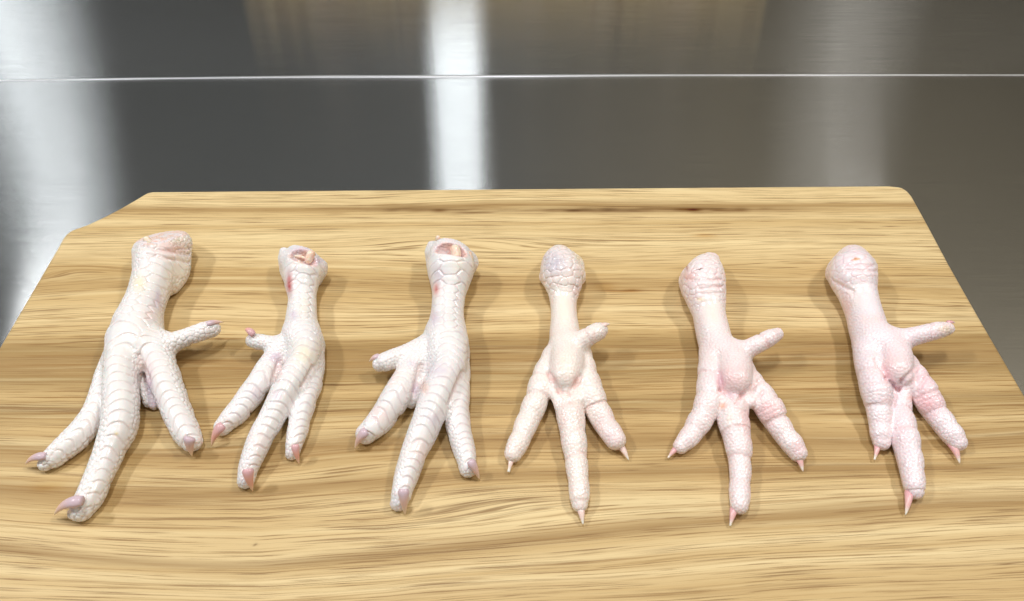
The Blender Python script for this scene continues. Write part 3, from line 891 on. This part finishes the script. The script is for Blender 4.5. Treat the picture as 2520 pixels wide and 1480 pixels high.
feet.append(dict(tf=(498.75, 590.6, .4343), dorsal=True, pitch=0.0040, gran=0.0011,
    label="small scaly chicken foot with a red bruise on its shank, second from the left",
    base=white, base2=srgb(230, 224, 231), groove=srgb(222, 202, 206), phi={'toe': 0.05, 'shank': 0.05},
    body=[('shank', [(564, 112, 98, 1), (568, 165, 110, 1), (562, 240, 92, 1), (565, 320, 76, 1), (562, 400, 80, 1), (560, 470, 88, 0), (565, 560, 96, 0)], 0.003),
          
          ('rim', [(460, 68, 24, 9), (458, 100, 28, 7)], 0.003), ('rim', [(674, 142, 26, 7), (668, 176, 30, 4)], 0.003),
          ('heel', [(478, 112, 40, 8), (492, 170, 52, 1), (510, 230, 46, 0)], 0.003), ('heel', [(645, 165, 44, 4), (630, 220, 44, 0)], 0.003),
          ('palm', [(555, 540, 95), (570, 620, 92), (545, 690, 75)], 0.004)],
    toes=[('toe', [(590, 560, 70, 4), (585, 630, 78, 4), (560, 710, 82, 3), (502, 800, 84, 3), (446, 900, 74, 3), (394, 1000, 69, 2), (338, 1100, 66, 1), (292, 1200, 61, 1), (257, 1300, 52), (243, 1358, 42)]),
          ('toe', [(450, 610, 60, 2), (400, 680, 60, 2), (352, 750, 64, 2), (318, 810, 66, 2), (268, 880, 66, 1), (208, 960, 63), (155, 1015, 57), (112, 1058, 46)]),
          ('toe', [(635, 600, 50, 1), (636, 720, 48, 1), (622, 800, 52), (592, 880, 58), (564, 960, 60), (546, 1030, 56), (530, 1100, 52), (518, 1160, 46), (508, 1205, 34)]),
          ('hallux', [(455, 610, 50, 3), (400, 594, 44, 5), (350, 582, 41, 6), (310, 577, 42, 6), (282, 572, 37, 6)])],
    webs=[[(425, 780, 35, 1), (390, 840, 22, 2)], [(420, 740, 40, 1), (440, 800, 40, 0)], [(600, 780, 30, 0), (560, 880, 26, 0)]],
    carve=[(574, 80, 100, 50, 85, 19.5, -0.30)], clip=[(560, 84, 21.8, (0.18, 0.30, 0.93)), (560, 56, 14, (0.34, 0.93, 0.12))],
    inner=[('cartilage', [(600, 112, 24, 13), (614, 84, 26, 14)]), ('tendon', [(500, 90, 9, 15), (550, 96, 9, 14.5), (585, 108, 9, 15)])],
    scutes=[('row', [(572, 470, 55), (578, 540, 60), (580, 600, 66), (565, 680, 70), (520, 760, 70), (470, 850, 66), (428, 930, 58), (385, 1010, 54), (340, 1100, 54), (300, 1190, 50), (268, 1280, 44)], 0.0036, 0.013),
            ('row', [(385, 690, 40), (345, 760, 48), (300, 830, 52), (250, 900, 52), (200, 960, 48), (150, 1015, 44), (118, 1050, 38)], 0.0036, 0.010),
            ('row', [(650, 740, 22), (632, 800, 34), (605, 880, 42), (580, 950, 40), (560, 1020, 38), (548, 1090, 36), (535, 1160, 36)], 0.0034, 0.009),
            (0.8, [(570, 130, 118), (572, 190, 100), (568, 260, 76), (570, 340, 62), (572, 420, 62), (574, 470, 66)], 0.0042, 0.016)],
    tints=[(494, 248, 17, 58, hot, .95), (515, 430, 22, 30, purple, .5), (410, 665, 35, 30, purple, .6), (430, 690, 14, 50, purple, .4), (300, 870, 40, 40, purple, .3), (425, 885, 25, 25, purple, .45),
           (560, 115, 40, 20, yel, .35), (580, 645, 60, 60, yel, .35), (575, 380, 30, 60, cream, .5), (560, 55, 60, 14, purple, .6), (650, 115, 35, 20, purple, .6), (440, 740, 20, 60, rose, .3), (315, 1150, 50, 60, rose, .2)],
    wrinkles=[(430, 690, 400, 800, 14, 1.2), (625, 720, 560, 830, 10, 1.0)],
    claw_cols=cl_pink,
    claws=[((262, 1325, 8), (284, 1425, 1.2), 72, .2), ((104, 1072, 7), (50, 1168, 1.2), 66, .18), ((528, 1182, 6.5), (547, 1272, 1.0), 50, .2), ((277, 532, 13), (240, 510, 12), 44, .25)]))

feet.append(dict(tf=(840, 564.4, .488), dorsal=True, pitch=0.0042, gran=0.0012,
    label="scaly chicken foot with a torn white tendon on its cut end, third from the left",
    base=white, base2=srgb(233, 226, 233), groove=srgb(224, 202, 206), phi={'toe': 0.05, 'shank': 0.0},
    body=[('shank', [(545, 124, 98, 1), (552, 185, 118, 1), (550, 250, 102, 1), (543, 320, 84, 1), (536, 400, 80, 1), (532, 470, 88, 0), (528, 560, 96, 0)], 0.003),
          
          ('heel', [(620, 190, 56, 0), (600, 240, 45, 0)], 0.004), ('rim', [(462, 76, 24, 10), (455, 112, 28, 7)], 0.003), ('rim', [(652, 130, 28, 8), (655, 166, 32, 5)], 0.003),
          ('heel', [(470, 125, 40, 6), (478, 180, 48, 1), (490, 240, 46, 0)], 0.003),
          ('palm', [(520, 540, 95), (520, 620, 98), (505, 700, 78)], 0.004)],
    toes=[('toe', [(560, 560, 68, 4), (556, 640, 76, 4), (535, 720, 80, 4), (492, 820, 84, 3), (450, 920, 78, 3), (414, 1010, 72, 2), (376, 1100, 66, 1), (346, 1180, 60, 1), (322, 1260, 56), (302, 1335, 48), (288, 1376, 36)]),
          ('toe', [(420, 620, 62, 2), (375, 680, 62, 2), (325, 755, 66, 2), (290, 820, 70, 2), (252, 880, 70, 1), (208, 945, 64), (160, 1000, 58), (122, 1030, 48)]),
          ('toe', [(595, 620, 48, 1), (600, 740, 46, 1), (592, 830, 52, 1), (583, 920, 58), (592, 1000, 58), (612, 1080, 53), (630, 1150, 49), (637, 1205, 40)]),
          ('hallux', [(420, 590, 52, 3), (370, 610, 48, 4), (320, 632, 45, 5), (270, 650, 47, 5), (220, 670, 47, 5), (195, 680, 38, 5)])],
    webs=[[(400, 780, 40, 1), (375, 860, 30, 1), (352, 885, 20, 1)], [(430, 740, 40, 1), (400, 800, 40, 0)], [(580, 800, 30, 0), (540, 900, 26, 0)]],
    carve=[(549, 90, 94, 46, 80, 22.5, -0.25)], clip=[(545, 90, 24.4, (0.15, 0.32, 0.93)), (545, 68, 16, (0.30, 0.94, 0.14))],
    inner=[('cartilage', [(580, 136, 25, 15.5), (574, 104, 28, 16.5)]), ('cartilage', [(642, 158, 24, 13), (638, 136, 25, 14)]), ('tendon', [(476, 92, 15, 10), (483, 64, 13, 14), (487, 44, 12, 17)])],
    scutes=[('row', [(560, 540, 62), (565, 600, 68), (555, 680, 66), (530, 760, 60), (490, 850, 62), (455, 930, 58), (425, 1010, 54), (390, 1090, 50), (360, 1170, 46), (335, 1250, 44), (315, 1310, 42)], 0.0038, 0.013),
            ('row', [(320, 730, 48), (285, 800, 54), (250, 870, 54), (205, 940, 50), (160, 990, 46), (125, 1025, 40)], 0.0038, 0.010),
            ('row', [(612, 740, 26), (612, 820, 34), (605, 900, 36), (610, 980, 36), (630, 1060, 34), (645, 1130, 32), (655, 1170, 30)], 0.0034, 0.009),
            (0.8, [(550, 140, 120), (552, 200, 115), (550, 270, 92), (548, 340, 75), (545, 420, 72), (550, 490, 76), (555, 540, 80)], 0.0044, 0.017)],
    tints=[(480, 300, 18, 32, rose, .9), (480, 305, 10, 22, hot, .5), (490, 230, 30, 50, purple, .3), (470, 450, 30, 40, purple, .5), (500, 715, 60, 30, purple, .35), (360, 680, 25, 20, purple, .4), (375, 800, 15, 40, purple, .6),
           (420, 800, 20, 30, orange, .45), (195, 930, 40, 40, rose, .4), (470, 960, 40, 40, purple, .3), (535, 95, 50, 16, orange, .4), (400, 1120, 60, 60, pinkw, .6), (270, 760, 30, 50, pinkw, .6), (600, 180, 30, 40, cream, .5)],
    wrinkles=[(400, 690, 370, 820, 14, 1.2), (610, 720, 545, 880, 10, 1.0)],
    claw_cols=cl_purple,
    claws=[((316, 1335, 8.5), (322, 1440, 1.2), 64, .2), ((116, 1036, 7), (68, 1108, 1.2), 58, .2), ((658, 1186, 6.5), (697, 1262, 1.0), 50, .2), ((180, 650, 10), (140, 668, 8), 38, .2)]))

vcl = (srgb(240, 206, 202), srgb(246, 220, 208), srgb(252, 244, 232))
feet.append(dict(tf=(1220.6, 590.6, .4835), dorsal=False, gran=0.00108, gran_amp=0.00020,
    label="cream coloured chicken foot lying sole up, with grey scales on its knobbed end",
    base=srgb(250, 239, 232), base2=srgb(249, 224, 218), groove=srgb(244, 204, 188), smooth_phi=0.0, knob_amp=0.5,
    body=[('shank', [(322, 90, 64, 1), (325, 130, 92, 1), (338, 185, 104, 1), (343, 250, 82, 1), (343, 320, 66, 1), (347, 400, 67, 1), (350, 470, 76, 0), (352, 540, 84, 0)], 0.003),
          ('heel', [(395, 130, 55, 0), (402, 190, 52, 0)], 0.004), ('heel', [(262, 190, 40, 0), (275, 215, 35, 0)], 0.003),
          ('palm', [(360, 560, 85, 1), (360, 640, 88, 3), (353, 698, 76, 4.6)], 0.0026)],
    toes=[('toe', [(385, 720, 62, 0), (373, 800, 70, 0), (374, 860, 71), (383, 930, 66), (393, 1010, 63), (405, 1090, 55), (412, 1170, 52), (420, 1240, 50), (425, 1310, 45), (427, 1348, 38)]),
          ('toe', [(300, 600, 62, 1), (262, 670, 62, 1), (232, 740, 61, 1), (208, 810, 58, 1), (182, 880, 57), (150, 950, 53), (116, 1030, 49), (88, 1088, 43)]),
          ('toe', [(425, 590, 62, 1), (445, 670, 62, 1), (470, 760, 70, 1), (500, 835, 62, 1), (532, 900, 57), (570, 965, 53), (608, 1018, 51)]),
          ('hallux', [(400, 530, 50, 6), (440, 510, 50, 9), (480, 487, 48, 11), (515, 468, 46, 11), (530, 460, 38, 11)])],
    webs=[[(282, 745, 36, 3), (304, 800, 24, 5), (316, 845, 16, 5)], [(412, 770, 38, 3), (425, 812, 26, 5)]],
    tints=[(300, 115, 75, 65, srgb(208, 200, 208), .9), (350, 620, 40, 70, srgb(252, 232, 206), .3), (345, 350, 40, 90, cream, .7), (290, 710, 20, 20, rose, .6), (410, 720, 20, 30, rose, .6),
           (370, 900, 60, 60, rose, .25), (600, 1000, 50, 50, srgb(246, 214, 220), .5), (560, 920, 60, 60, srgb(246, 210, 210), .4), (380, 830, 20, 12, rose, .6), (430, 90, 25, 20, yel, .5), (420, 250, 30, 60, srgb(236, 214, 216), .6)],
    wrinkles=[(270, 680, 320, 770, 11, 1.5), (320, 772, 372, 785, 8, 1.3), (372, 785, 430, 695, 11, 1.5)],
    claw_cols=vcl, creases=(0.26, 0.46, 0.64),
    claws=[((430, 1372, 2.4), (443, 1447, 1.5), 46, .1, .22), ((82, 1112, 2.2), (64, 1182, 1.5), 36, .1, .4), ((632, 1050, 2.3), (676, 1122, 1), 42, .1), ((540, 443, 16), (580, 428, 16), 36, .15)]))

feet.append(dict(tf=(1614.4, 610.3, .4698), dorsal=False, gran=0.00112, gran_amp=0.00022,
    label="chicken foot lying sole up with widely spread toes and an orange slit in its knob",
    base=srgb(252, 238, 236), base2=srgb(250, 218, 222), groove=srgb(240, 186, 184), smooth_phi=0.15, knob_amp=0.35,
    body=[('shank', [(275, 82, 52, 1), (258, 130, 92, 1), (250, 195, 112, 1), (262, 270, 98, 1), (278, 340, 84, 1), (290, 410, 84, 1), (308, 480, 88, 0), (330, 550, 92, 0)], 0.003),
          ('heel', [(185, 180, 62, 0), (200, 225, 55, 0)], 0.004), ('tip', [(285, 60, 26, 6), (305, 55, 18, 7)], 0.003),
          ('palm', [(370, 560, 90, 1), (405, 620, 92, 2.5), (410, 695, 88, 4.2)], 0.0024)],
    toes=[('toe', [(420, 740, 60, 0), (400, 810, 72, 0), (398, 870, 80), (412, 950, 73), (428, 1030, 67), (436, 1110, 57), (440, 1190, 52), (437, 1270, 49), (435, 1348, 47)]),
          ('toe', [(300, 560, 70, 1), (290, 640, 66, 2), (285, 720, 68, 2), (278, 790, 68, 2), (250, 870, 62, 1), (208, 945, 56), (168, 1002, 48), (130, 1040, 39)]),
          ('toe', [(440, 620, 60, 1), (490, 700, 58, 1), (545, 770, 62, 2), (590, 840, 72, 1), (625, 905, 64), (662, 965, 57), (708, 1025, 54), (744, 1072, 46)]),
          ('hallux', [(430, 550, 58, 5), (490, 525, 48, 9), (550, 495, 44, 11), (600, 468, 41, 12), (632, 453, 33, 12)])],
    webs=[[(322, 750, 36, 4), (350, 800, 26, 5.5), (362, 850, 17, 4.5)], [(462, 772, 36, 4), (498, 808, 30, 5), (538, 832, 20, 4)]],
    carve=[(250, 122, 46, 8, 16, 18, -0.05)], flesh=srgb(242, 170, 120),
    inner=[('tendon', [(252, 120, 6, 19), (268, 127, 6, 19)])],
    tints=[(400, 680, 80, 70, srgb(246, 196, 194), .55), (400, 770, 40, 20, srgb(236, 200, 208), .5), (170, 150, 35, 30, rose, .6), (290, 330, 50, 70, cream, .5), (350, 830, 20, 16, orange, .7), (385, 890, 16, 40, cream, .5),
           (600, 860, 60, 60, srgb(248, 190, 190), .5), (470, 900, 40, 80, srgb(248, 200, 198), .5), (230, 270, 20, 10, yel, .6), (300, 560, 60, 60, pinkw, .5), (340, 690, 25, 40, srgb(232, 184, 196), .7), (750, 1050, 40, 40, srgb(240, 196, 200), .5), (163, 100, 6, 18, srgb(150, 60, 50), .8)],
    wrinkles=[(330, 660, 340, 740, 12, 1.5), (340, 740, 425, 812, 9, 1.6), (425, 812, 450, 770, 9, 1.6), (450, 770, 540, 700, 11, 1.5), (535, 790, 560, 750, 7, 1.0), (200, 170, 340, 165, 8, .5), (230, 215, 350, 200, 7, .4), (240, 240, 350, 235, 6, .4)],
    claw_cols=cl_rose, creases=(0.30, 0.47, 0.65),
    claws=[((406, 1372, 2.4), (388, 1456, 1.2), 44, .1, .25), ((98, 1060, 2.2), (63, 1100, 1.5), 34, .1, .3), ((738, 1088, 2.4), (770, 1172, 1.2), 50, .1), ((648, 434, 14), (652, 420, 14), 18, .1)]))

feet.append(dict(tf=(1995, 590.6, .4698), dorsal=False, gran=0.00112, gran_amp=0.00023,
    label="pink chicken foot lying sole up at the right end, with a smooth round knob",
    base=srgb(252, 238, 240), base2=srgb(250, 220, 226), groove=srgb(240, 188, 192), smooth_phi=0.1, knob_amp=-0.1,
    body=[('shank', [(220, 100, 74, 1), (220, 145, 104, 1), (222, 190, 118, 1), (240, 260, 100, 1), (262, 330, 90, 1), (284, 400, 90, 1), (302, 470, 94, 0), (325, 540, 98, 0)], 0.003),
          ('heel', [(150, 180, 66, 0), (165, 215, 55, 0)], 0.004), ('heel', [(285, 150, 60, 1), (290, 190, 55, 1)], 0.004),
          ('palm', [(380, 540, 98, 1), (430, 610, 94, 2.5), (448, 690, 86, 4.4)], 0.0024)],
    toes=[('toe', [(470, 730, 55, 0), (462, 820, 56, 0), (464, 900, 58), (480, 980, 66), (497, 1060, 64), (515, 1140, 59), (530, 1220, 55), (538, 1285, 50), (545, 1315, 42)]),
          ('toe', [(300, 560, 72, 2), (305, 640, 70, 3), (325, 720, 72, 3), (345, 800, 74, 3), (357, 880, 60, 2), (362, 950, 55, 1), (366, 1020, 50), (370, 1060, 41)]),
          ('toe', [(460, 620, 60, 1), (520, 690, 60, 1), (570, 760, 64, 2), (608, 830, 68, 1), (645, 895, 59), (692, 960, 56), (738, 1020, 54), (766, 1060, 46)]),
          ('hallux', [(450, 530, 58, 6), (530, 508, 50, 10), (600, 490, 45, 12), (670, 473, 42, 13), (715, 465, 33, 13)])],
    webs=[[(395, 755, 30, 4), (418, 798, 20, 4)], [(494, 758, 32, 4.5), (494, 800, 24, 4.5), (490, 828, 16, 4)], [(520, 768, 30, 4.5), (552, 798, 20, 4)]],
    carve=[(228, 102, 34, 7, 12, 21, 0.15)], flesh=srgb(244, 200, 150),
    tints=[(430, 650, 90, 80, srgb(248, 206, 202), .5), (445, 765, 30, 16, srgb(236, 200, 208), .5), (230, 300, 50, 80, cream, .3), (235, 98, 10, 6, srgb(200, 130, 60), .8), (190, 350, 30, 60, srgb(240, 196, 190), .5),
           (620, 850, 70, 70, srgb(246, 180, 184), .6), (400, 700, 30, 50, srgb(236, 184, 190), .6), (590, 730, 50, 40, srgb(248, 198, 204), .6), (710, 470, 40, 25, srgb(250, 224, 180), .5), (490, 1000, 50, 100, srgb(248, 206, 210), .4), (310, 420, 60, 30, srgb(248, 214, 208), .5), (520, 830, 16, 12, rose, .8)],
    wrinkles=[(340, 630, 400, 720, 12, 1.5), (400, 720, 460, 785, 9, 1.7), (460, 785, 480, 740, 9, 1.6), (480, 740, 560, 670, 11, 1.5), (560, 800, 600, 730, 7, 0.8), (190, 130, 330, 135, 7, .4), (190, 160, 340, 165, 7, .4), (100, 205, 220, 270, 9, .5)],
    claw_cols=cl_rose, creases=(0.34, 0.52, 0.68),
    claws=[((512, 1328, 2.4), (497, 1442, 1.2), 48, .1), ((348, 1080, 2.2), (334, 1152, 1.5), 36, .1, .3), ((738, 1076, 2.4), (781, 1172, 1.2), 52, .1), ((722, 434, 17), (758, 436, 16), 24, .1)]))

for i, sp in enumerate(feet):
    build_foot(sp, i + 1)
